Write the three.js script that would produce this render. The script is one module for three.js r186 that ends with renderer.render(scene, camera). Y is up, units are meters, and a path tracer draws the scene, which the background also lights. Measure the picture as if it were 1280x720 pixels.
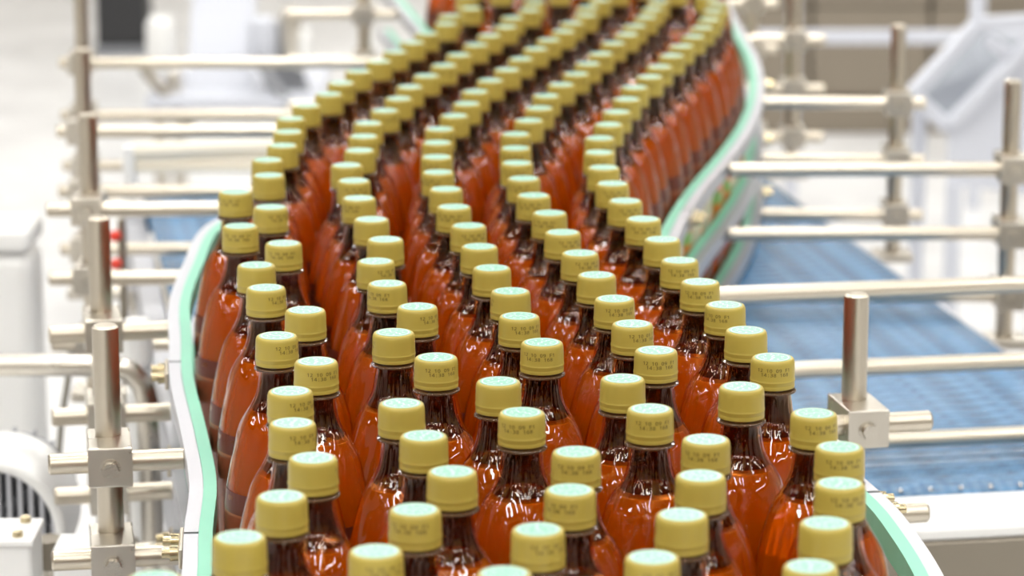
import * as THREE from 'three';
import { RoundedBoxGeometry } from 'three/addons/geometries/RoundedBoxGeometry.js';
import { mergeGeometries } from 'three/addons/utils/BufferGeometryUtils.js';
import { RectAreaLightUniformsLib } from 'three/addons/lights/RectAreaLightUniformsLib.js';

// ------------------------------------------------------------------ camera, light, exposure
const scene = new THREE.Scene();
const renderer = new THREE.WebGLRenderer({ antialias: true });
renderer.toneMapping = THREE.LinearToneMapping;
renderer.toneMappingExposure = 1.74;
renderer.shadowMap.enabled = true;
RectAreaLightUniformsLib.init();
scene.background = new THREE.Color(0x000000);

const EYE = 1.689, PITCH = Math.atan(832 / 3700), FOCAL = 3700;      // metres, radians, pixels of a 1280 x 720 frame
const camera = new THREE.PerspectiveCamera(2 * Math.atan(360 / FOCAL) * 180 / Math.PI, 16 / 9, 0.05, 60);
camera.position.set(0, EYE, 0);
camera.rotation.set(-PITCH, 0, 0);
camera.focus = 1.98;
camera.userData.fStop = 8.0;
scene.add(camera);

const LAMP_POWER = 15, LAMP_Y = 4.3;
const LAMP_ROWS = [-12.6, -9.8, -7.0, -4.2, -1.4, 1.4, 4.2], LAMP_COLUMNS = [-5.8, -3.7, -2.1, -0.7, 0.7, 2.1, 3.7, 5.8];

// ------------------------------------------------------------------ helpers
let seed = 7;
const rnd = () => { seed = (seed * 1664525 + 1013904223) >>> 0; return seed / 4294967296; };
const used = new Map();
function numbered(name) { const n = used.get(name) ?? 0; used.set(name, n + 1); return n ? `${name}_${String(n).padStart(3, '0')}` : name; }
function shadow(o) { o.castShadow = true; o.receiveShadow = true; return o; }
function thing(name, label, category, position = [0, 0, 0], turn = 0, group) {
  const o = new THREE.Group(); o.name = numbered(name); o.position.set(...position); o.rotation.y = turn;
  o.userData = { label, category }; if (group) o.userData.group = group;
  scene.add(o); return o;
}
function part(parent, name, geometry, material, label) {
  const m = shadow(new THREE.Mesh(Array.isArray(geometry) ? (geometry.length > 1 ? mergeGeometries(geometry.map(plain)) : geometry[0]) : geometry, material));
  m.name = name; if (label) m.userData.label = label; parent.add(m); return m;
}
function plain(g) { const h = g.index ? g.toNonIndexed() : g; for (const k of Object.keys(h.attributes)) if (!['position', 'normal', 'uv'].includes(k)) h.deleteAttribute(k); return h; }
function structure(name, geometry, material) { const m = shadow(new THREE.Mesh(geometry, material)); m.name = name; m.userData = { kind: 'structure' }; scene.add(m); return m; }
const box = (w, h, d, x = 0, y = 0, z = 0, r = 0.002) => new RoundedBoxGeometry(w, h, d, 2, Math.min(r, w / 2.1, h / 2.1, d / 2.1)).translate(x, y, z);
const cyl = (r, h, x = 0, y = 0, z = 0, n = 28, r2 = r) => new THREE.CylinderGeometry(r2, r, h, n).translate(x, y, z);
function lathe(points, n = 48) { return new THREE.LatheGeometry(points.map(([r, y]) => new THREE.Vector2(r, y)), n); }
// a bar with chamfered ends between two points
function rod(a, b, r, n = 28) {
  const A = new THREE.Vector3(...a), B = new THREE.Vector3(...b), l = A.distanceTo(B), c = Math.min(0.0016, r * 0.25);
  const g = lathe([[0, 0], [r - c, 0], [r, c], [r, l - c], [r - c, l], [0, l]], n);
  // crisp ends: separate normals on the flat discs
  const h = g.toNonIndexed(); h.computeVertexNormals();
  const p = h.attributes.position, nn = h.attributes.normal;
  for (let i = 0; i < p.count; i++) {
    const y = p.getY(i), q = Math.hypot(p.getX(i), p.getZ(i));
    const face = Math.abs(nn.getY(i));
    if (face < 0.3 && q > 1e-6) nn.setXYZ(i, p.getX(i) / q, 0, p.getZ(i) / q);
  }
  h.applyQuaternion(new THREE.Quaternion().setFromUnitVectors(new THREE.Vector3(0, 1, 0), B.clone().sub(A).normalize())).translate(...a);
  return h;
}
const tube = (pts, r, n = 40, m = 14) => new THREE.TubeGeometry(new THREE.CatmullRomCurve3(pts.map((p) => new THREE.Vector3(...p))), n, r, m, false);
const hexBolt = (r, h) => new THREE.CylinderGeometry(r * 0.93, r, h, 6).toNonIndexed();
// place on the line: X across, Y away from the camera, h below the tops of the caps
const CAP_TOP = 1.22, BED = 0.92;
const P = (X, h, Y) => [X, CAP_TOP - h, -Y];
// a point seen at pixel (px, py) at depth z along the lens axis
function at(px, py, z) {
  const u = (px - 640) / FOCAL * z, v = (py - 360) / FOCAL * z, c = Math.cos(PITCH), s = Math.sin(PITCH);
  return [u, EYE - z * s - v * c, -(z * c - v * s)];
}
// a constant rectangle swept along a plan curve; [in, out] are offsets to the left of travel
function sweep(points, o0, o1, y0, y1, steps = 90, t0 = 0, t1 = 1) {
  const curve = new THREE.CatmullRomCurve3(points.map(([X, Y]) => new THREE.Vector3(X, 0, -Y)), false, 'centripetal');
  const ring = [[o0, y0], [o1, y0], [o1, y1], [o0, y1]], pos = [], uv = [];
  const frames = [];
  let run = 0, before = null;
  for (let i = 0; i <= steps; i++) {
    const t = t0 + (t1 - t0) * i / steps, p = curve.getPointAt(t), d = curve.getTangentAt(t);
    if (before) run += p.distanceTo(before); before = p;
    frames.push([p, new THREE.Vector3(d.z, 0, -d.x), run]);
  }
  const v = (i, k) => { const [p, n] = frames[i], [o, y] = ring[(k + 4) % 4]; return [p.x + n.x * o, y, p.z + n.z * o]; };
  const quad = (a, b, c, d, ua, ub) => { pos.push(...a, ...b, ...c, ...a, ...c, ...d); uv.push(ua, 0, ub, 0, ub, 0.03, ua, 0, ub, 0.03, ua, 0.03); };
  for (let k = 0; k < 4; k++) for (let i = 0; i < steps; i++) quad(v(i, k), v(i, k + 1), v(i + 1, k + 1), v(i + 1, k), frames[i][2], frames[i + 1][2]);
  quad(v(0, 3), v(0, 2), v(0, 1), v(0, 0), 0, 0.02); quad(v(steps, 0), v(steps, 1), v(steps, 2), v(steps, 3), 0, 0.02);
  const g = new THREE.BufferGeometry();
  g.setAttribute('position', new THREE.Float32BufferAttribute(pos, 3)); g.setAttribute('uv', new THREE.Float32BufferAttribute(uv, 2));
  g.computeVertexNormals(); return g;
}

// ------------------------------------------------------------------ textures and materials
function noiseTexture(w, h, f, srgb = false, rep = [1, 1]) {
  const d = new Uint8Array(w * h * 4);
  for (let y = 0; y < h; y++) for (let x = 0; x < w; x++) { const c = f(x / w, y / h, x, y), i = (y * w + x) * 4; for (let k = 0; k < 3; k++) d[i + k] = Math.max(0, Math.min(255, (Array.isArray(c) ? c[k] : c) * 255)); d[i + 3] = 255; }
  const t = new THREE.DataTexture(d, w, h); t.wrapS = t.wrapT = THREE.RepeatWrapping; t.magFilter = THREE.LinearFilter; t.minFilter = THREE.LinearFilter;
  if (srgb) t.colorSpace = THREE.SRGBColorSpace; t.repeat.set(...rep); t.needsUpdate = true; return t;
}
const lattice = new Float32Array(64 * 64).map(() => rnd());
function vnoise(u, v, n) {   // tiling value noise with n cells
  const x = u * n, y = v * n, x0 = Math.floor(x), y0 = Math.floor(y), fx = x - x0, fy = y - y0, s = fx * fx * (3 - 2 * fx), t = fy * fy * (3 - 2 * fy);
  const L = (a, b) => lattice[(((b % n) + n) % n % 64) * 64 + ((a % n) + n) % n % 64];
  return (L(x0, y0) * (1 - s) + L(x0 + 1, y0) * s) * (1 - t) + (L(x0, y0 + 1) * (1 - s) + L(x0 + 1, y0 + 1) * s) * t;
}
const floorMap = noiseTexture(512, 512, (u, v) => { const k = 0.86 + 0.07 * (vnoise(u, v, 8) - 0.5) + 0.05 * (vnoise(u, v, 32) - 0.5); return [k, k, k * 1.005]; }, true, [0.4, 0.4]);
const brushed = noiseTexture(256, 256, (u, v) => 0.72 + 0.35 * (vnoise(u, v * 0.06 % 1, 60) - 0.5) + 0.12 * (rnd() - 0.5));
const M = {
  floor: new THREE.MeshStandardMaterial({ map: floorMap, roughness: 0.32 }),
  wall: new THREE.MeshStandardMaterial({ color: 0xb9b1a5, roughness: 0.8 }),
  ceiling: new THREE.MeshStandardMaterial({ color: 0x3b3731, roughness: 0.9 }),
  steel: new THREE.MeshStandardMaterial({ color: 0xcfc6b6, metalness: 1, roughness: 0.31 }),
  satin: new THREE.MeshStandardMaterial({ color: 0xcfc9be, metalness: 1, roughness: 0.42, roughnessMap: brushed }),
  aluminium: new THREE.MeshStandardMaterial({ color: 0xbfc0c6, metalness: 0.75, roughness: 0.42 }),
  panel: new THREE.MeshStandardMaterial({ color: 0x8f877a, metalness: 0.6, roughness: 0.5, roughnessMap: brushed }),
  green: new THREE.MeshStandardMaterial({ color: 0x7cc4a9, roughness: 0.42 }),
  white: new THREE.MeshStandardMaterial({ color: 0xe9e9e8, roughness: 0.4 }),
  pale: new THREE.MeshStandardMaterial({ color: 0xc9ccd6, roughness: 0.5 }),
  sheet: new THREE.MeshStandardMaterial({ color: 0x989da6, roughness: 0.5, metalness: 0.2 }),
  grey: new THREE.MeshStandardMaterial({ color: 0x8b8d92, roughness: 0.5, metalness: 0.3 }),
  dark: new THREE.MeshStandardMaterial({ color: 0x2b2b2d, roughness: 0.55 }),
  brass: new THREE.MeshStandardMaterial({ color: 0xcabb98, metalness: 1, roughness: 0.25 }),
  red: new THREE.MeshStandardMaterial({ color: 0xd93a26, roughness: 0.35 }),
  tan: new THREE.MeshStandardMaterial({ color: 0x8b8173, roughness: 0.8 }),
  cream: new THREE.MeshStandardMaterial({ color: 0xe6dfcf, roughness: 0.4 }),
  cable: new THREE.MeshStandardMaterial({ color: 0x8e8a80, roughness: 0.6 }),
  slat: new THREE.MeshStandardMaterial({ color: 0xd9d6cf, roughness: 0.35, metalness: 0.2 }),
  tube: new THREE.MeshStandardMaterial({ color: 0xffffff, emissive: 0xfffdf8, emissiveIntensity: 6, roughness: 0.4 }),
  housing: new THREE.MeshStandardMaterial({ color: 0xeceae4, roughness: 0.5 }),
};
// ------------------------------------------------------------------ the hall
{
  const f = new THREE.BoxGeometry(18, 0.2, 22); const uv = f.attributes.uv; for (let i = 0; i < uv.count; i++) uv.setXY(i, uv.getX(i) * 18, uv.getY(i) * 22);
  structure('floor', f.translate(0, -0.1, -4.5), M.floor);
  structure('ceiling', new THREE.BoxGeometry(18.4, 0.2, 22.4).translate(0, 5.1, -4.5), M.ceiling);
  structure('wall_back', new THREE.BoxGeometry(18.4, 5, 0.2).translate(0, 2.5, -15.6), M.wall);
  structure('wall_front', new THREE.BoxGeometry(18.4, 5, 0.2).translate(0, 2.5, 6.6), M.wall);
  structure('wall_left', new THREE.BoxGeometry(0.2, 5, 22).translate(-9.1, 2.5, -4.5), M.wall);
  structure('wall_right', new THREE.BoxGeometry(0.2, 5, 22).translate(9.1, 2.5, -4.5), M.wall);
}
// narrow fluorescent fittings with a white diffuser, in rows under the ceiling
{
  const housing = box(0.24, 0.06, 1.56, 0, 0.05, 0, 0.01), diffuser = box(0.18, 0.02, 1.48, 0, 0.012, 0, 0.008), hanger = cyl(0.006, 0.65, 0, 0.39, 0, 8);
  for (const z of LAMP_ROWS) for (const x of LAMP_COLUMNS) {
    const t = thing('ceiling_light', 'narrow white fluorescent fitting hanging under the hall ceiling', 'light', [x, LAMP_Y, z], 0, 'fluorescent fittings under the ceiling');
    part(t, 'housing', housing, M.housing); part(t, 'light_diffuser', diffuser, M.tube);
    for (const s of [-1, 1]) { const h = part(t, 'hanger', hanger, M.housing); h.position.z = s * 0.6; }
    const l = new THREE.RectAreaLight(0xfffdf8, LAMP_POWER, 0.16, 1.46); l.position.set(x, LAMP_Y - 0.006, z); l.rotation.x = -Math.PI / 2; scene.add(l);
  }
}

// ------------------------------------------------------------------ conveyors
const LEFT = [[-.30,1.3],[-.25,1.45],[-.205,1.6],[-.19,1.72],[-.192,1.8],[-.201,1.9],[-.209,2.009],[-.228,2.136],[-.258,2.318],[-.272,2.441],[-.288,2.578],[-.293,2.737],[-.291,2.92],[-.262,3.02],[-.228,3.12],[-.183,3.3],[-.146,3.5],[-.108,3.7],[-.09,3.9],[-.087,4.1],[-.1,4.25],[-.123,4.387],[-.173,4.732],[-.205,4.95]];
const RIGHT = [[.27,1.3],[.262,1.5],[.258,1.7],[.256,1.826],[.252,1.887],[.246,1.947],[.232,2.02],[.208,2.12],[.183,2.22],[.164,2.33],[.146,2.45],[.131,2.56],[.128,2.68],[.137,2.8],[.162,2.98],[.192,3.138],[.235,3.336],[.277,3.559],[.309,3.812],[.325,4.065],[.326,4.352],[.328,4.6],[.33,4.95]];
const xAt = (rail, Y) => { for (let i = 1; i < rail.length; i++) if (Y <= rail[i][1]) { const [a, b] = [rail[i - 1], rail[i]]; return a[0] + (b[0] - a[0]) * (Y - a[1]) / (b[1] - a[1]); } return rail[rail.length - 1][0]; };

// wide blue mat-top belt, turned a little to the left as it runs away
const BELT_TURN = Math.atan(0.168), BELT_W = 0.875, BELT_L = 1.56;
{
  const c = [0.049, BED, -3.345];
  const t = thing('belt_conveyor', 'wide blue plastic mat-top belt conveyor on a stainless frame', 'conveyor', [c[0], 0, c[2]], BELT_TURN);
  const knit = noiseTexture(512, 512, (u, v, x, y) => {      // open mesh of small plastic links
    const a = Math.sin(u * Math.PI * 2 * 20), b = Math.sin(v * Math.PI * 2 * 20 + (Math.floor(u * 40) % 2) * Math.PI);
    const k = 0.55 + 0.45 * a * b; const n = 0.85 + 0.3 * (vnoise(u, v, 24) - 0.5);
    return [(0.29 + 0.15 * k) * n, (0.49 + 0.13 * k) * n, (0.67 + 0.12 * k) * n];
  }, true, [4, 4]);
  const relief = noiseTexture(512, 512, (u, v) => 0.5 + 0.5 * Math.sin(u * Math.PI * 2 * 20) * Math.sin(v * Math.PI * 2 * 20 + (Math.floor(u * 40) % 2) * Math.PI), false, [4, 4]);
  const blue = new THREE.MeshStandardMaterial({ map: knit, bumpMap: relief, bumpScale: 0.0006, roughness: 0.27 });
  const pin = new THREE.MeshStandardMaterial({ color: 0xd9dcdc, metalness: 0.8, roughness: 0.25 });
  const rows = 62, pitch = BELT_L / rows;                    // hinged module rows, each its own piece
  const rowG = (() => { const g = new RoundedBoxGeometry(BELT_W, 0.012, pitch - 0.0016, 2, 0.003); const p = g.attributes.position, uv = g.attributes.uv; for (let i = 0; i < p.count; i++) uv.setXY(i, p.getX(i), p.getZ(i) + p.getY(i)); return g; })();
  for (let i = 0; i < rows; i++) { const m = part(t, 'belt_module', rowG, blue); m.position.set(0, BED - 0.006, BELT_L / 2 - pitch * (i + 0.5)); }
  // end of the belt turning down round its nose, with the hinge pin heads showing
  const nose = new THREE.CylinderGeometry(0.03, 0.03, BELT_W, 30, 1, false, 0, Math.PI * 2).rotateZ(Math.PI / 2);
  part(t, 'belt_nose', nose.clone().translate(0, BED - 0.031, BELT_L / 2), blue); part(t, 'belt_nose', nose.clone().translate(0, BED - 0.031, -BELT_L / 2), blue);
  const head = new THREE.SphereGeometry(0.0026, 8, 6);
  for (let i = 0; i < 90; i++) for (const k of i % 3 ? [1] : [0, 1]) { const m = part(t, 'hinge_pin', head, pin); m.position.set(-BELT_W / 2 + 0.015 + i * 0.0095, BED - 0.0035 - k * 0.011, BELT_L / 2 + 0.014 + k * 0.0125); }
  for (const s of [-1, 1]) part(t, 'side_beam', box(0.03, 0.13, BELT_L + 0.02, s * (BELT_W / 2 + 0.018), BED - 0.085, 0, 0.004), M.aluminium);
  part(t, 'end_cover', box(BELT_W + 0.46, 0.012, 0.1, 0.23, BED - 0.006, BELT_L / 2 + 0.09, 0.004), M.white);
  part(t, 'end_panel', box(BELT_W + 0.2, 0.34, 0.012, 0.36, BED - 0.182, BELT_L / 2 + 0.136, 0.003), M.panel, 'brushed stainless panel below the end cover');
  for (const s of [-1, 1]) for (const e of [-1, 1]) part(t, 'leg', cyl(0.022, BED - 0.15, s * (BELT_W / 2 + 0.018), (BED - 0.15) / 2, e * (BELT_L / 2 - 0.18)), M.satin);
}
// curved slat-chain conveyors before and after the belt, one piece per slat
function slatBed(name, label, Y0, Y1, plate) {
  const t = thing(name, label, 'conveyor');
  const n = Math.round((Y1 - Y0) / 0.039);
  for (let i = 0; i < n; i++) {
    const Y = Y0 + (i + 0.5) * (Y1 - Y0) / n, a = xAt(LEFT, Y) - 0.015, b = xAt(RIGHT, Y) + 0.015;
    part(t, 'slat', box(b - a, 0.006, (Y1 - Y0) / n - 0.0012, (a + b) / 2, BED - 0.003, -Y, 0.0015), M.slat);
  }
  if (plate) { const s = new THREE.Shape(plate.map(([x, y]) => new THREE.Vector2(x, y))); part(t, 'transfer_plate', new THREE.ExtrudeGeometry(s, { depth: 0.005, bevelEnabled: false }).rotateX(-Math.PI / 2).translate(0, BED - 0.005, 0), M.slat); }
  const inset = (rail, s) => rail.filter(([, Y]) => Y >= Y0 - 0.12 && Y <= Y1 + 0.12).map(([X, Y]) => [X, Math.min(Y1, Math.max(Y0, Y))]).filter((p, i, l) => !i || p[1] > l[i - 1][1] + 0.005);
  part(t, 'side_beam', sweep(inset(LEFT), 0.012, 0.04, BED - 0.12, BED - 0.006, 40), M.aluminium);
  part(t, 'side_beam', sweep(inset(RIGHT), -0.04, -0.012, BED - 0.12, BED - 0.006, 40), M.aluminium);
  for (const Y of [Y0 + 0.15, Y1 - 0.12]) for (const [r, s] of [[LEFT, -1], [RIGHT, 1]]) part(t, 'leg', cyl(0.022, BED - 0.12, xAt(r, Y) + s * 0.026, (BED - 0.12) / 2, -Y), M.satin);
}
slatBed('slat_conveyor', 'curved pale slat-chain conveyor under the front bottles', 1.28, 2.36, [[-0.285, 2.361], [0.185, 2.361], [0.185, 2.44], [-0.285, 2.362]]);
slatBed('slat_conveyor', 'pale slat-chain conveyor carrying bottles away behind the blue belt', 4.24, 4.95);

// ------------------------------------------------------------------ guide rails
const LEVELS = [0.134, 0.208, 0.28];
const HEIGHT = ['top', 'middle', 'bottom'];
const cuts = [0, 0.163, 0.36, 0.62, 1];
LEVELS.forEach((h, k) => {
  for (const side of [-1, 1]) {
    const rail = side < 0 ? LEFT : RIGHT, y = CAP_TOP - h;
    const t = thing('guide_rail', `${HEIGHT[k]} aluminium guide rail with mint green strip ${side < 0 ? 'on the finned motor side' : 'on the blue belt side'}`, 'guide rail');
    const low = 0.007, s = side < 0 ? 1 : -1;
    const o = (a, b) => (s > 0 ? [a, b] : [-b, -a]);
    part(t, 'wear_strip', sweep(rail, ...o(-0.0005, 0.0088), y - low - 0.001, y + 0.0105, 150), M.green, 'mint green plastic strip facing the bottles');
    const cc = side < 0 ? [0, 0.165, 0.293, 0.62, 1] : [0, 0.187, 0.47, 0.72, 1];
    for (let i = 0; i < 4; i++) part(t, 'profile', sweep(rail, ...o(0.0090, 0.0188), y - low, y + 0.0095, 50, cc[i] + (i ? 0.0006 : 0), cc[i + 1] - (i < 3 ? 0.0006 : 0)), M.aluminium);
    for (let i = 1; i < 4; i++) {     // joint bracket with two bolts behind each joint
      const curve = new THREE.CatmullRomCurve3(rail.map(([X, Y]) => new THREE.Vector3(X, 0, -Y)), false, 'centripetal');
      const p = curve.getPointAt(cc[i]), d = curve.getTangentAt(cc[i]), a = Math.atan2(d.x, d.z);
      const g = new THREE.Group(); g.name = 'joint_bracket'; g.position.set(p.x, y, p.z); g.rotation.y = a; t.add(g);
      const q = side < 0 ? 1 : -1;
      const plate = part(g, 'plate', box(0.003, 0.014, 0.05, q * 0.0205, -0.001, 0, 0.001), M.steel); plate.position.y = 0;
      for (const e of [-1, 1]) { part(g, 'bolt', [hexBolt(0.0058, 0.006).rotateZ(Math.PI / 2).translate(q * 0.0249, 0, e * 0.013), cyl(0.0035, 0.012, 0, 0, 0, 14).rotateZ(Math.PI / 2).translate(q * 0.0272, 0, e * 0.013)], M.brass); }
    }
  }
});

// ------------------------------------------------------------------ posts with clamps and cross rods
const xl = (Y) => xAt(LEFT, Y) - 0.0188, xr = (Y) => xAt(RIGHT, Y) + 0.0188;
const clampG = (() => { const s = new THREE.Shape(); s.moveTo(-0.015, -0.0275); s.lineTo(0.015, -0.0275); s.lineTo(0.015, 0.0275); s.lineTo(-0.015, 0.0275); s.closePath(); return new THREE.ExtrudeGeometry(s, { depth: 0.0278, bevelEnabled: true, bevelSize: 0.0011, bevelThickness: 0.0011, bevelSegments: 2 }).rotateX(-Math.PI / 2).translate(0, -0.0139, 0); })();
function railPost(label, X, Y, railY, reach) {
  const railX = X < 0 ? xl(railY - 0.0115) : xr(railY - 0.0115);      // the rods stand a little nearer than the post
  const t = thing('rail_post', label, 'post', [X, 0, -Y]);
  const d = new THREE.Vector3(X - railX, 0, -(Y - railY)).normalize(), a = Math.atan2(-d.z, d.x), fwd = new THREE.Vector3(-d.z, 0, d.x); if (fwd.z < 0) fwd.negate();
  const off = (k) => [fwd.x * k, 0, fwd.z * k], len = Math.hypot(X - railX, Y - railY);
  const low = CAP_TOP - 0.335, top = CAP_TOP - 0.036, bp = off(-0.012), fp = off(0.0115);
  part(t, 'post', rod([bp[0], low, bp[2]], [bp[0], top, bp[2]], 0.0098, 32), M.steel);
  for (const h of LEVELS) {
    const y = CAP_TOP - h;
    const c = part(t, 'clamp', clampG, M.satin); c.position.set(0, y, 0); c.rotation.y = d.x < 0 ? a + Math.PI : a;
    const b = part(c, 'bolt', [hexBolt(0.0066, 0.006).rotateX(Math.PI / 2).rotateZ(0.4).translate(0, -0.001, 0.031), cyl(0.0076, 0.0012, 0, 0, 0, 20).rotateX(Math.PI / 2).translate(0, -0.001, 0.0289)], M.satin);
    part(t, 'cross_rod', rod([fp[0] - d.x * (len - 0.0008), y, fp[2] - d.z * (len - 0.0008)], [fp[0] + d.x * reach, y, fp[2] + d.z * reach], 0.0079, 32), M.steel);
  }
  const s = d.x < 0 ? 1 : -1;
  part(t, 'foot', [box(0.05, 0.012, 0.045, bp[0], low - 0.004, bp[2], 0.003)], M.satin);
  part(t, 'foot_arm', tube([[bp[0] + s * 0.02, low - 0.006, bp[2]], [bp[0] + s * 0.045, low - 0.008, bp[2]], [bp[0] + s * 0.06, low - 0.03, bp[2]], [bp[0] + s * 0.062, low - 0.1, bp[2]]], 0.009, 24, 12), M.satin);
  return t;
}
railPost('stainless post whose rods stand right beside the finned motor', -0.298, 2.11, 2.119, 0.045);
railPost('stainless post standing beside the bent drain pipe, second from the finned motor', -0.358, 2.516, 2.527, 0.047);
railPost('stainless post beside the red knobs, third from the finned motor', -0.447, 3.07, 3.075, 0.043);
railPost('stainless post fourth from the finned motor, just before the cream roller end', -0.523, 3.56, 3.56, 0.03);
railPost('stainless post past the cream roller with long rods reaching the bottles', -0.605, 4.13, 4.13, 0.03);
railPost('short-rodded stainless post far down the line beside the distant steel machine', -0.235, 4.66, 4.66, 0.12);
railPost('stainless post with brushed top close beside the front bottles and the end cover', 0.268, 2.215, 2.204, 0.055);
railPost('stainless post whose long rods cross over the blue belt', 0.635, 2.737, 2.655, 0.05);
railPost('stainless post at the blue belt edge with tall bare top, nearest the grey chute', 0.567, 3.305, 3.30, 0.03);
railPost('stainless post with a curved foot at the blue belt edge, before the tan stack', 0.497, 3.775, 3.78, 0.035);
railPost('stainless post beyond the blue belt end, short rods, in front of the tan stack', 0.419, 4.37, 4.37, 0.045);
railPost('farthest stainless post on the tan stack side, past the blue belt', 0.392, 4.80, 4.80, 0.04);
// ------------------------------------------------------------------ bottles
const SEG = 96;
// radius of the blown shell by height below the cap top
const PROFILE = [[0.0190, 0.0122], [0.0200, 0.0122], [0.0215, 0.0122], [0.0232, 0.0123], [0.0255, 0.0124], [0.030, 0.0128], [0.036, 0.0137], [0.042, 0.0154], [0.048, 0.0185], [0.0545, 0.0227], [0.061, 0.0261], [0.069, 0.0286], [0.079, 0.0309], [0.090, 0.0334], [0.102, 0.0355], [0.113, 0.0369], [0.121, 0.0373], [0.13, 0.0374], [0.15, 0.0374], [0.2, 0.0374], [0.24, 0.0374], [0.282, 0.0373], [0.292, 0.0364], [0.298, 0.034], [0.300, 0.030]];
const radiusCurve = (h) => {
  let i = 1; while (i < PROFILE.length - 1 && PROFILE[i][0] < h) i++;
  const a = PROFILE[i - 1], b = PROFILE[i], t = Math.min(1, Math.max(0, (h - a[0]) / (b[0] - a[0])));
  if (h < 0.025 || h > 0.29) return a[1] + (b[1] - a[1]) * t;
  const z = PROFILE[Math.max(0, i - 2)], n = PROFILE[Math.min(PROFILE.length - 1, i + 1)];
  const ma = (b[1] - z[1]) / (b[0] - z[0]) * (b[0] - a[0]), mb = (n[1] - a[1]) / (n[0] - a[0]) * (b[0] - a[0]);
  const t2 = t * t, t3 = t2 * t;
  return (2 * t3 - 3 * t2 + 1) * a[1] + (t3 - 2 * t2 + t) * ma + (-2 * t3 + 3 * t2) * b[1] + (t3 - t2) * mb;
};
const smooth = (a, b, x) => { const t = Math.min(1, Math.max(0, (x - a) / (b - a))); return t * t * (3 - 2 * t); };
function relief(h, q) {        // q: angle; moulded flutes on the neck, chevron ridges on the shoulder, soft swirl on the body
  let d = 0;
  d += smooth(0.024, 0.03, h) * (1 - smooth(0.046, 0.052, h)) * 0.00025 * Math.cos(q * 20);
  const band = smooth(0.049, 0.053, h) * (1 - smooth(0.080, 0.087, h));
  if (band > 0) {
    const zig = 0.22 * Math.abs(((h - 0.051) / 0.0155) % 2 - 1), p = ((q + zig) * 8 / (2 * Math.PI) % 1 + 1) % 1;
    d += band * 0.0011 * (Math.abs(2 * p - 1) - 0.5);      // flat facets meeting in zigzag creases
  }
  d += smooth(0.086, 0.092, h) * (1 - smooth(0.108, 0.116, h)) * 0.00035 * Math.cos(q * 10) * Math.cos((h - 0.1) * 420);
  return d;
}
function blown(rows, seg, inset, withRelief, closeTop, open = false) {
  const pos = [], uv = [], idx = [];
  rows.forEach((h, i) => { for (let k = 0; k <= seg; k++) { const q = k / seg * 2 * Math.PI, r = Math.max(0.0005, radiusCurve(h) - inset + (withRelief ? relief(h, q) : 0.00035 * Math.cos(q * 16) * smooth(0.056, 0.066, h))); pos.push(Math.sin(q) * r, 0.3 - h, Math.cos(q) * r); uv.push(q * 0.0374, h); } });
  const w = seg + 1;
  for (let i = 0; i + 1 < rows.length; i++) for (let k = 0; k < seg; k++) { const a = i * w + k, b = a + 1, c = a + w, d = c + 1; idx.push(a, c, b, b, c, d); }
  const cap = (i, y, up) => { const c = pos.length / 3; pos.push(0, y, 0); uv.push(0, 0); for (let k = 0; k < seg; k++) up ? idx.push(c, i * w + k, i * w + k + 1) : idx.push(c, i * w + k + 1, i * w + k); };
  if (closeTop) cap(0, 0.3 - rows[0], true);
  if (!open) cap(rows.length - 1, 0.3 - rows[rows.length - 1] + 0.004, false);
  const g = new THREE.BufferGeometry(); g.setAttribute('position', new THREE.Float32BufferAttribute(pos, 3)); g.setAttribute('uv', new THREE.Float32BufferAttribute(uv, 2)); g.setIndex(idx); g.computeVertexNormals();
  const n = g.attributes.normal;      // close the seam
  for (let i = 0; i < rows.length; i++) { const a = i * w, b = a + seg, v = new THREE.Vector3(n.getX(a) + n.getX(b), n.getY(a) + n.getY(b), n.getZ(a) + n.getZ(b)).normalize(); n.setXYZ(a, v.x, v.y, v.z); n.setXYZ(b, v.x, v.y, v.z); }
  return g;
}
const range = (a, b, n) => Array.from({ length: n }, (_, i) => a + (b - a) * i / (n - 1));
const shellRows = [0.0198, 0.0225, ...range(0.0255, 0.046, 8), ...range(0.0485, 0.084, 18), 0.09, 0.096, 0.102, 0.108, 0.113, 0.118, 0.124, 0.135, 0.17, 0.21, 0.262, 0.28, 0.288, 0.293, 0.297, 0.2988, 0.2996];
const innerNeck = blown([...range(0.050, 0.0198, 9)], 48, 0.0017, false, false, true);      // the thick wall of the neck has an inner face
const shellG = blown(shellRows, SEG, 0, true, false);
const FILL = 0.0525;
const liquidG = blown([FILL, FILL + 0.0006, ...range(0.056, 0.084, 7), 0.091, 0.1, 0.108, 0.115, 0.122, 0.132, 0.16, 0.22, 0.28, 0.29, 0.295], 80, 0.0013, false, true);
const ringG = lathe([[0.0118, 0.2768], [0.0152, 0.2772], [0.0156, 0.2776], [0.0156, 0.2783], [0.0152, 0.2787], [0.0118, 0.2794]], 40);
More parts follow.
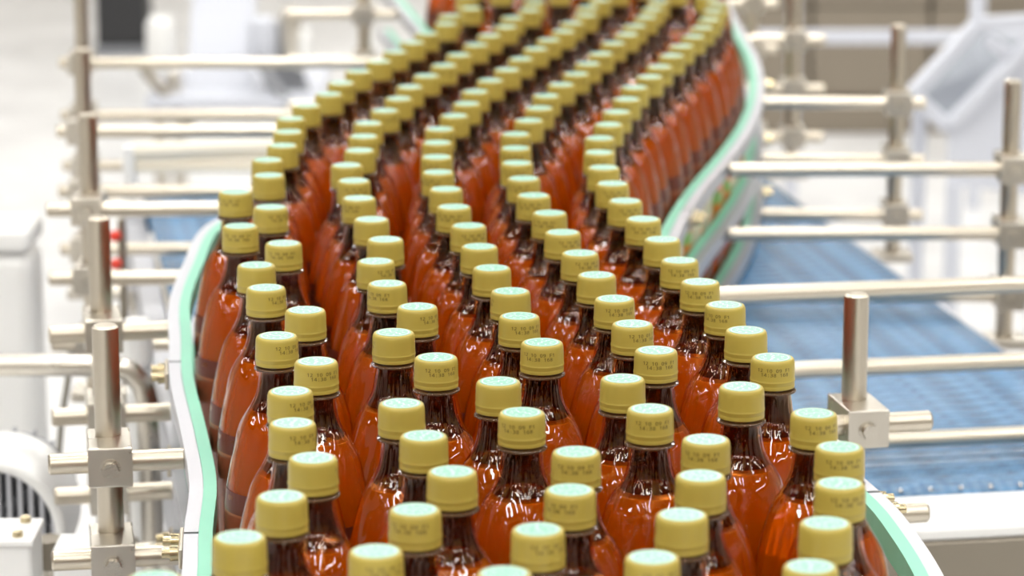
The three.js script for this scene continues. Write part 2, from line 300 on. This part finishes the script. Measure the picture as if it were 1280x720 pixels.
// screw cap: rounded top edge, faint turned grooves, raised line above the tamper band
const capPts = [[0.0139, 0.2806], [0.0144, 0.2805], [0.01458, 0.2808], [0.0146, 0.2825], [0.01442, 0.2828], [0.01442, 0.2833], [0.0146, 0.2836], [0.0146, 0.2846], [0.01478, 0.2849], [0.01485, 0.2856], [0.01478, 0.2862], [0.01455, 0.2866], [0.01450, 0.2900], [0.01440, 0.2950], [0.01425, 0.2972], [0.0139, 0.2987], [0.0133, 0.2996], [0.0126, 0.29995], [0.0121, 0.2998], [0, 0.2998]];
const capG = (() => { const g = lathe(capPts, 56); const p = g.attributes.position, uv = g.attributes.uv; for (let i = 0; i < p.count; i++) uv.setY(i, (p.getY(i) - 0.2805) / 0.0195); return g; })();
const discG = new THREE.CylinderGeometry(0.0118, 0.0118, 0.0004, 36).translate(0, 0.29985, 0);
const sleeveG = lathe([0.216, 0.2036, 0.1911, 0.1787, 0.1662, 0.1538, 0.1413, 0.1289, 0.1164, 0.104].map((x) => [radiusCurve(x) + 0.0003, 0.3 - x]), 48);
const sleeveMap = (() => {      // wrap label: maroon top band, brown back, cream front with orange and leaf-green print
  const c = document.createElement('canvas'); c.width = 1024; c.height = 512; const x = c.getContext('2d');
  x.fillStyle = '#7d3f26'; x.fillRect(0, 0, 1024, 512);
  for (let i = 0; i < 90; i++) { x.fillStyle = ['rgba(150,84,58,0.5)', 'rgba(92,40,24,0.5)', 'rgba(168,112,88,0.4)'][i % 3]; x.fillRect(rnd() * 1024, 150 + rnd() * 350, 6 + rnd() * 16, 60 + rnd() * 160); }
  x.fillStyle = '#e6dfc6'; x.fillRect(300, 170, 424, 342);
  for (let i = 0; i < 16; i++) { x.fillStyle = ['#e2702a', '#c9b93c', '#7fae5a', '#e08a3c'][i % 4]; x.beginPath(); x.ellipse(330 + rnd() * 370, 215 + rnd() * 270, 18 + rnd() * 26, 30 + rnd() * 40, rnd() * 3, 0, 7); x.fill(); }
  x.fillStyle = '#5c2413'; x.fillRect(0, 0, 1024, 66); x.fillStyle = '#94502f'; x.fillRect(0, 66, 1024, 8);
  const t = new THREE.CanvasTexture(c); t.colorSpace = THREE.SRGBColorSpace; t.wrapS = THREE.RepeatWrapping; t.magFilter = THREE.LinearFilter; return t;
})();
function stampMap(ink) {
  const c = document.createElement('canvas'); c.width = 1024; c.height = 256; const x = c.getContext('2d');
  x.fillStyle = '#b09d46'; x.fillRect(0, 0, 1024, 256);
  if (ink) { x.fillStyle = 'rgba(62,52,22,0.82)'; x.font = 'bold 40px monospace'; x.textAlign = 'center'; x.fillText('12 10 09 F1', 512, 92); x.fillText('14:38 168', 518, 130); for (let i = 0; i < 60; i++) { x.fillStyle = 'rgba(176,157,70,0.55)'; x.fillRect(370 + rnd() * 290, 58 + rnd() * 78, 5, 2); } }
  const t = new THREE.CanvasTexture(c); t.colorSpace = THREE.SRGBColorSpace; t.wrapS = THREE.RepeatWrapping; t.magFilter = THREE.LinearFilter; return t;
}
const discMap = (() => {
  const c = document.createElement('canvas'); c.width = c.height = 256; const x = c.getContext('2d');
  x.fillStyle = '#79b39e'; x.fillRect(0, 0, 256, 256);
  x.strokeStyle = '#d9efe4'; x.lineWidth = 7; x.beginPath(); x.arc(128, 128, 112, 0, 7); x.stroke();
  x.lineWidth = 6; x.strokeStyle = 'rgba(240,250,244,0.9)';
  for (let i = 0; i < 9; i++) { const a = i / 9 * 6.283, r = 74; x.beginPath(); x.arc(128 + Math.cos(a) * r, 128 + Math.sin(a) * r, 9, a, a + 4); x.stroke(); }
  x.beginPath(); x.moveTo(70, 140); x.bezierCurveTo(90, 90, 110, 170, 130, 122); x.bezierCurveTo(145, 90, 160, 165, 188, 118); x.stroke();
  const t = new THREE.CanvasTexture(c); t.colorSpace = THREE.SRGBColorSpace; t.magFilter = THREE.LinearFilter; return t;
})();
const B = {
  shell: new THREE.MeshPhysicalMaterial({ color: new THREE.Color().setRGB(0.84, 0.56, 0.28), transmission: 1, thickness: 0, roughness: 0.02, ior: 1.58 }),
  liquid: new THREE.MeshPhysicalMaterial({ color: new THREE.Color().setRGB(1.0, 0.43, 0.009), transmission: 0.68, thickness: 0.03, attenuationColor: new THREE.Color().setRGB(1.0, 0.47, 0.05), attenuationDistance: 0.08, roughness: 0.08, ior: 1.33 }),
  neck: new THREE.MeshPhysicalMaterial({ color: new THREE.Color().setRGB(0.31, 0.23, 0.16), transmission: 1, thickness: 0, roughness: 0.05, ior: 1.3 }),
  ring: new THREE.MeshPhysicalMaterial({ color: new THREE.Color().setRGB(0.62, 0.36, 0.17), transmission: 0.85, thickness: 0.002, attenuationColor: new THREE.Color().setRGB(0.6, 0.33, 0.14), attenuationDistance: 0.003, ior: 1.58, roughness: 0.06 }),
  cap: new THREE.MeshPhysicalMaterial({ map: stampMap(true), roughness: 0.38, ior: 1.5 }),
  sleeve: new THREE.MeshPhysicalMaterial({ map: sleeveMap, roughness: 0.34 }),
  disc: new THREE.MeshStandardMaterial({ map: discMap, roughness: 0.35 }),
};
const BOTTLES = [-0.1434,1.4895,-0.1268,1.5638,-0.1146,1.6407,-0.0705,1.4651,-0.0526,1.5389,-0.0339,1.6126,0.0138,1.5029,-0.0039,1.4285,0.0322,1.5761,0.0372,1.6534,0.0916,1.5295,0.0722,1.4551,0.1064,1.6041,0.1142,1.6803,0.1832,1.5889,0.1676,1.5142,0.1522,1.4400,0.1911,1.6640,0.1837,1.7391,0.1445,1.8037,0.1707,1.8796,-0.1275,1.8690,-0.1388,1.7926,-0.1319,1.7169,-0.1586,1.9397,-0.0681,1.7626,-0.0522,1.6882,-0.0497,1.8801,-0.0086,1.8168,0.0060,1.7413,0.0201,1.9210,0.0704,1.8239,0.0845,1.7497,0.0951,1.8989,-0.1914,2.1647,-0.1779,2.0878,-0.1445,2.0162,-0.1770,2.2444,-0.1026,2.1785,-0.0908,2.1013,-0.0665,2.0270,-0.0802,1.9493,-0.0988,2.2595,-0.0150,2.1547,-0.0252,2.2325,-0.0010,2.0764,0.0051,1.9978,0.0519,2.2079,0.0624,2.1306,0.0729,2.0518,0.0826,1.9747,0.1265,2.1818,0.1373,2.1070,0.1503,2.0327,0.1591,1.9557,0.1171,2.2595,-0.2336,2.4568,-0.2166,2.3119,-0.1986,2.3899,-0.2119,2.5334,-0.2189,2.6092,-0.2112,2.6843,-0.1464,2.5832,-0.1363,2.5082,-0.1279,2.4288,-0.1133,2.3388,-0.1389,2.6583,-0.0677,2.6241,-0.0646,2.5486,-0.0560,2.4697,-0.0478,2.3913,-0.0346,2.3132,0.0044,2.5940,0.0102,2.5187,0.0181,2.4413,0.0307,2.3652,0.0400,2.2868,0.0792,2.6478,0.0809,2.5714,0.0862,2.4950,0.0942,2.4171,0.1060,2.3404,-0.2115,2.7598,-0.2144,2.8352,-0.2047,2.9145,-0.1868,2.9879,-0.1784,3.0634,-0.1648,3.1461,-0.1252,2.8836,-0.1383,2.8093,-0.1391,2.7338,-0.1144,2.9591,-0.1059,3.0371,-0.0907,3.1138,-0.0683,2.7751,-0.0561,2.8525,-0.0452,2.9272,-0.0374,3.0054,-0.0226,3.0811,-0.0693,2.6996,-0.0051,3.1580,0.0034,2.6702,0.0035,2.7470,0.0163,2.8248,0.0272,2.8995,0.0350,2.9779,0.0512,3.0529,0.0685,3.1275,0.0819,2.7242,0.0925,2.8008,0.1033,2.8761,0.1158,2.9555,0.1272,3.0331,0.1458,3.1065,-0.1458,3.2193,-0.1307,3.2933,-0.1139,3.3696,-0.0998,3.4441,-0.0790,3.5312,-0.0760,3.6067,-0.0514,3.6780,-0.0738,3.1892,-0.0590,3.2699,-0.0411,3.3497,-0.0260,3.4279,-0.0071,3.5038,0.0006,3.5864,0.0217,3.6591,0.0285,3.7353,0.0102,3.2382,0.0268,3.3166,0.0424,3.3907,0.0606,3.4640,0.0725,3.5385,0.0907,3.6118,0.0951,3.6872,0.1126,3.7606,0.0829,3.2020,0.0995,3.2788,0.1161,3.3645,0.1342,3.4378,0.1470,3.5122,0.1632,3.5908,0.1747,3.6655,0.1856,3.7414,0.1599,3.1807,0.1775,3.2631,0.1928,3.3401,0.2104,3.4187,0.2259,3.4957,0.2390,3.5701,0.2494,3.6476,0.2590,3.7238,-0.1799,1.4211,-0.0580,3.8000,0.2496,3.7993,-0.0139,3.8666,0.0629,3.8666,0.1397,3.8667,0.2163,3.8670,-0.0486,3.9337,0.0283,3.9336,0.1050,3.9337,0.1816,3.9341,0.2587,3.9336,-0.0101,3.9986,0.0674,3.9995,0.1443,4.0000,0.2209,4.0004,-0.0487,4.0635,0.0279,4.0638,0.1054,4.0647,0.1835,4.0664,0.2607,4.0672,-0.0128,4.1299,0.0641,4.1301,0.1413,4.1311,0.2190,4.1331,-0.0565,4.1957,0.0208,4.1975,0.0977,4.1977,0.1749,4.1987,0.2525,4.2007,-0.0250,4.2644,0.0528,4.2659,0.1297,4.2661,0.2067,4.2672,0.2840,4.2693,-0.0744,4.3315,0.0036,4.3342,0.0811,4.3359,0.1580,4.3361,0.2352,4.3371,-0.0460,4.4015,0.0318,4.4043,0.1092,4.4060,0.1861,4.4062,0.2635,4.4071,-0.0937,4.4680,-0.0158,4.4706,0.0622,4.4734,0.1397,4.4750,0.2166,4.4752];
{
  const proto = new THREE.Group();
  part(proto, 'bottle_shell', shellG, B.shell); part(proto, 'drink', liquidG, B.liquid, 'orange-red drink filling the bottle to its shoulder');
  part(proto, 'neck_ring', ringG, B.ring);
  const neck = innerNeck;
  const cap = part(proto, 'screw_cap', capG, B.cap, 'yellow screw cap'); part(cap, 'printed_disc', discG, B.disc, 'mint green print on the cap top');
  part(proto, 'neck_wall', neck, B.neck, 'thick dark brown plastic of the neck');
  part(proto, 'wrap_label', sleeveG, B.sleeve, 'wrap label with maroon band, brown back and cream printed front');
  for (let i = 0; i < BOTTLES.length; i += 2) {
    const X = BOTTLES[i], Y = BOTTLES[i + 1], b = proto.clone();
    b.name = numbered('drink_bottle'); b.position.set(X, BED, -Y);
    const l = X - xAt(LEFT, Y), r = xAt(RIGHT, Y) - X;
    const [text, group] = r < 0.056 ? ['amber bottle, yellow cap, in the file along the rail by the open blue belt', 'bottles along the rail by the blue belt']
      : l < 0.06 ? ['amber bottle, yellow cap, in the file along the rail by the finned motor', 'bottles along the rail by the finned motor']
      : ['amber bottle of orange drink with yellow cap, among the middle files', 'bottles in the middle files'];
    b.userData = { label: text, category: 'bottle', group };
    b.children[0].rotation.y = rnd() * 6.28;
    const front = X > 0.0 ? rnd() < 0.75 : rnd() < 0.4;       // the stamp turns to the walkway on most of them
    b.children[3].rotation.y = Math.PI + (front ? (rnd() - 0.4) * 1.7 : 1.6 + rnd() * 3.0);
    b.children[3].children[0].rotation.y = rnd() * 6.28;
    b.children[5].rotation.y = Math.PI * 1.5 + (rnd() - 0.5) * 1.4;
    scene.add(b);
  }
}

// ------------------------------------------------------------------ things beside the line
// white cabinet at the walkway
{
  const a = at(-46, 300, 3.6);
  const t = thing('machine_cabinet', 'white rounded machine cabinet beside the pipework', 'cabinet', [a[0] - 0.16, 0, a[2]]);
  part(t, 'body', box(0.5, 0.93, 0.1, 0, 0.485, 0, 0.02), M.white); part(t, 'plinth', box(0.46, 0.04, 0.08, 0, 0.02, 0, 0.004), M.grey);
  part(t, 'lid', box(0.5, 0.03, 0.11, 0, 0.965, 0, 0.01), M.white);
}
// bent drain pipe, vertical supply pipes, cable
{
  const q = at(100, 458, 2.75), y = q[1], z = q[2], x1 = at(183, 458, 2.75)[0];
  const t = thing('drain_pipe', 'bent stainless pipe turning down beside the rail posts', 'pipe');
  part(t, 'pipe', tube([[-0.9, 0.05, z], [-0.9, y - 0.08, z], [-0.895, y - 0.02, z], [-0.86, y, z], [-0.6, y, z], [x1 - 0.04, y, z], [x1 - 0.016, y - 0.004, z], [x1 - 0.003, y - 0.02, z], [x1, y - 0.06, z], [x1, 0.05, z]], 0.0105, 140), M.satin);
  for (const x of [x1, -0.9]) part(t, 'floor_flange', cyl(0.03, 0.05, x, 0.025, z), M.satin);
  const kp = at(171, 400, 3.0), k = thing('supply_pipe', 'white upright supply pipe behind the guide rail posts', 'pipe', [kp[0], 0, kp[2]], 0);
  part(k, 'pipe', cyl(0.0125, 1.0, 0, 0.5, 0), M.white); part(k, 'collar', cyl(0.016, 0.03, 0, 0.97, 0), M.white); part(k, 'valve', cyl(0.02, 0.05, 0, 0.62, 0), M.grey);
  const s = thing('sensor_cable', 'thin grey cable hanging down beside the drain pipe', 'cable');
  const c0 = at(92, 425, 3.2), c1 = at(84, 480, 3.2), c2 = at(74, 560, 3.2);
  part(s, 'cable', tube([c0, c1, c2, [c2[0] - 0.01, 0.3, c2[2] + 0.02], [c2[0], 0.012, c2[2] + 0.05]], 0.0035, 40, 8), M.cable);
  part(s, 'plug', cyl(0.007, 0.03, ...c0), M.grey);
}
// finned motor with its gearbox, below the belt
{
  const c = at(-14, 668, 2.7), R = 0.066;
  const t = thing('finned_motor', 'electric motor with a slotted round fan cowl beside the line', 'motor', [c[0], c[1], c[2]]);
  part(t, 'body', cyl(0.05, 0.1, 0, 0, 0, 40).rotateX(Math.PI / 2).translate(0, 0, -0.12), M.grey);
  for (let i = 0; i < 7; i++) part(t, 'fan_blade', box(0.02, 0.05, 0.003, 0, 0, 0, 0.001).rotateY(0.7).translate(0, 0.03, -0.05).rotateZ(i / 7 * 6.283), M.grey);
  part(t, 'cowl_ring', new THREE.TorusGeometry(R, 0.0055, 14, 60), M.white); part(t, 'cowl_shell', new THREE.CylinderGeometry(R + 0.004, R + 0.004, 0.1, 48, 1, true).rotateX(Math.PI / 2).translate(0, 0, -0.05), M.white);
  for (let i = -6; i <= 6; i++) { const x = i * 0.0098, hh = Math.sqrt(R * R - x * x); part(t, 'cowl_bar', box(0.0045, 2 * hh, 0.006, x, 0, -0.004, 0.0012), M.aluminium); }
  for (let i = 0; i < 18; i++) part(t, 'fin', box(0.0035, 0.01, 0.06, 0, 0.053, -0.13, 0.001).rotateZ(i / 18 * 6.283), M.grey);
  part(t, 'foot', box(0.1, c[1] - 0.05, 0.06, 0, -(c[1] + 0.05) / 2, -0.13, 0.004), M.satin);
  const g = at(2, 712, 2.45), k = thing('gearbox', 'white gearbox block in front of the finned motor', 'gearbox', [g[0], 0, g[2]]);
  part(k, 'body', box(0.06, 0.07, 0.06, 0, g[1] - 0.005, 0, 0.004), M.white); part(k, 'cover', box(0.064, 0.006, 0.064, 0, g[1] + 0.032, 0, 0.002), M.white);
  part(k, 'mounting_leg', box(0.05, g[1] - 0.04, 0.04, 0, (g[1] - 0.04) / 2, 0, 0.003), M.grey);
  for (const [dx, dz] of [[0.018, 0.02], [-0.018, 0.02], [0.018, -0.02], [-0.018, -0.02]]) part(k, 'bolt', hexBolt(0.005, 0.006).translate(dx, g[1] + 0.037, dz), M.brass);
  const h = at(62, 690, 2.5), n = thing('tension_nut', 'grey hexagonal tension nut on a spindle behind the gearbox', 'nut', [h[0], 0, h[2]]);
  part(n, 'nut', hexBolt(0.016, 0.024).translate(0, h[1], 0), M.panel); part(n, 'spindle', cyl(0.008, h[1], 0, h[1] / 2, 0), M.satin);
  const w = at(118, 722, 2.44), v = thing('junction_box', 'small white junction box under the lowest rods', 'box', [w[0], 0, w[2]]);
  part(v, 'body', box(0.06, 0.05, 0.05, 0, w[1], 0, 0.004), M.white); part(v, 'stand', cyl(0.008, w[1] - 0.02, 0, (w[1] - 0.02) / 2, 0), M.satin); part(v, 'lid', box(0.062, 0.006, 0.052, 0, w[1] + 0.027, 0, 0.002), M.white);
}
// cream roller at the far end of the belt, its bracket with red knobs
{
  const a = at(165, 190, 4.04), b = at(352, 190, 4.04);
  const t = thing('nose_roller', 'cream roller lying across the far end of the blue belt', 'roller');
  part(t, 'roller', rod([a[0], a[1], a[2]], [b[0] - 0.01, a[1], a[2] - 0.03], 0.0135), M.cream);
  part(t, 'bracket', box(0.016, 0.12, 0.03, a[0] - 0.004, a[1] - 0.05, a[2], 0.003), M.white);
  part(t, 'cover_strip', box(b[0] - a[0], 0.008, 0.05, (a[0] + b[0]) / 2, a[1] - 0.024, a[2] - 0.02, 0.002), M.cream);
  const p = at(153, 310, 3.42);
  const s = thing('knob_stand', 'dark upright bracket carrying two red knobs', 'bracket', [p[0], 0, p[2]]);
  part(s, 'upright', box(0.009, p[1] + 0.035, 0.012, 0, (p[1] + 0.035) / 2, 0, 0.002), M.panel);
  for (const dy of [0.017, -0.016]) { part(s, 'knob', new THREE.SphereGeometry(0.0075, 20, 14).scale(1, 0.9, 1).translate(-0.006, p[1] + dy, 0.014), M.red, 'round red knob'); part(s, 'knob_stem', cyl(0.003, 0.012, 0, 0, 0, 10).rotateX(Math.PI / 2).translate(-0.004, p[1] + dy, 0.006), M.satin); }
}
// ------------------------------------------------------------------ far machines
{
  const c = at(156, 52, 11.9);
  const t = thing('floor_bin', 'black square bin standing on the pale floor far behind the rods', 'bin', [c[0], 0, c[2]]);
  part(t, 'body', box(0.2, 0.5, 0.2, 0, 0.29, 0, 0.01), M.dark); part(t, 'rim', box(0.22, 0.03, 0.22, 0, 0.55, 0, 0.006), M.dark); part(t, 'base', box(0.22, 0.04, 0.22, 0, 0.02, 0, 0.004), M.grey);
}
{
  const c = at(290, 60, 7.4);
  const t = thing('filling_machine', 'distant stainless machine of slanted plates and round canisters', 'machine', [c[0], 0, c[2]]);
  const y = c[1];
  part(t, 'table', box(0.42, 0.03, 0.5, 0.02, y - 0.1, 0, 0.006), M.pale);
  for (const [x, z] of [[-0.16, 0.2], [0.2, 0.2], [-0.16, -0.2], [0.2, -0.2]]) part(t, 'leg', cyl(0.018, y - 0.115, x, (y - 0.115) / 2, z), M.satin);
  part(t, 'slanted_plate', box(0.16, 0.01, 0.34, 0, 0, 0, 0.003).rotateX(0.9).translate(-0.02, y + 0.02, 0.05), M.pale);
  part(t, 'slanted_plate', box(0.1, 0.01, 0.3, 0, 0, 0, 0.003).rotateX(1.0).rotateZ(0.4).translate(0.14, y - 0.06, 0.12), M.grey);
  for (const [x, dy, r, hh, m] of [[-0.16, 0.03, 0.035, 0.14, M.white], [-0.13, -0.07, 0.022, 0.08, M.satin], [0.09, 0.04, 0.035, 0.12, M.pale], [0.16, 0.05, 0.025, 0.14, M.satin], [0.19, 0.02, 0.02, 0.1, M.white]]) part(t, 'canister', lathe([[0, -hh / 2], [r, -hh / 2], [r, hh / 2 - 0.02], [r * 0.7, hh / 2], [0, hh / 2]], 24).translate(x, y + dy, 0.16), m);
  part(t, 'strut', rod([-0.2, y - 0.02, 0.2], [-0.08, y - 0.16, 0.24], 0.012), M.panel);
  part(t, 'strut', rod([0.08, y, 0.2], [0.2, y - 0.16, 0.26], 0.014), M.grey);
}
{
  // grey inclined chute on a pale frame
  const z = 6.0, q = (x, y, dz = 0) => at(x, y, z + dz), G = (x, y, dz) => new THREE.Vector3(...q(x, y, dz));
  const t = thing('inclined_chute', 'grey inclined sheet-metal chute on a pale frame, blurred beyond the rods', 'chute');
  const bar = (a, b, w, m = M.pale, name = 'frame_bar') => { const d = b.clone().sub(a), g = box(w, d.length(), w, 0, 0, 0, 0.006).applyQuaternion(new THREE.Quaternion().setFromUnitVectors(new THREE.Vector3(0, 1, 0), d.clone().normalize())).translate(...a.clone().add(b).multiplyScalar(0.5).toArray()); return part(t, name, g, m); };
  bar(G(1222, 30), G(1140, 118), 0.03); bar(G(1292, 50), G(1186, 158), 0.03); bar(G(1140, 118), G(1186, 160), 0.028); bar(G(1232, 48), G(1262, 68), 0.026);
  bar(G(1219, 34), G(1219, -40), 0.022); bar(G(1222, 30), G(1330, 24), 0.03);
  const s = (p, m, name) => { const g = new THREE.BufferGeometry(), v = []; const [a, b, c, d] = p, n = b.clone().sub(a).cross(d.clone().sub(a)).normalize().multiplyScalar(-0.006); const e = p.map((x) => x.clone().add(n)); const quad = (i, j, k, l) => v.push(...i.toArray(), ...j.toArray(), ...k.toArray(), ...i.toArray(), ...k.toArray(), ...l.toArray()); quad(a, b, c, d); quad(e[3], e[2], e[1], e[0]); for (let i = 0; i < 4; i++) quad(p[i], e[i], e[(i + 1) % 4], p[(i + 1) % 4]); g.setAttribute('position', new THREE.Float32BufferAttribute(v, 3)); g.computeVertexNormals(); return part(t, name, g, m); };
  s([G(1148, 122, 0.05), G(1186, 156, 0.05), G(1288, 54, 0.2), G(1226, 36, 0.2)], M.sheet, 'chute_floor');
  s([G(1186, 162), G(1186, 232), G(1320, 245, 0.1), G(1320, 30, 0.1)], M.pale, 'side_sheet');
  const f = q(1188, 240); for (const [x, dz] of [[1192, 0], [1300, 0.05]]) { const p = q(x, 235, dz); part(t, 'leg', box(0.03, p[1] + 0.01, 0.03, p[0], (p[1] + 0.01) / 2, p[2], 0.004), M.pale); }
  const back = q(1150, 126, 0.1); part(t, 'leg', box(0.03, back[1], 0.03, back[0], back[1] / 2, back[2], 0.004), M.pale);
}
{
  const c = at(1070, 118, 10.4);
  const t = thing('pallet_stack', 'tan stack of boxed goods at the far side of the hall', 'boxes', [c[0], 0, c[2]]);
  part(t, 'pallet', box(1.2, 0.12, 0.8, 0, 0.06, 0, 0.01), M.tan);
  for (let r = 0; r < 3; r++) for (let k = 0; k < 3; k++) part(t, 'carton', box(0.39, 0.3, 0.78, -0.4 + k * 0.4, 0.275 + r * 0.305, 0, 0.01), M.tan);
  const b = at(1140, 46, 8.6), r = thing('rail_fence', 'pale barrier rail crossing in front of the tan stack', 'barrier', [b[0], 0, b[2]]);
  part(r, 'top_bar', box(1.5, 0.04, 0.04, 0.2, b[1], 0, 0.008), M.pale);
  for (const x of [-0.34, 0.2, 0.8]) part(r, 'upright', box(0.035, b[1] + 0.3, 0.035, x, (b[1] + 0.3) / 2, -0.038, 0.006), M.pale);
}
renderer.render(scene, camera);
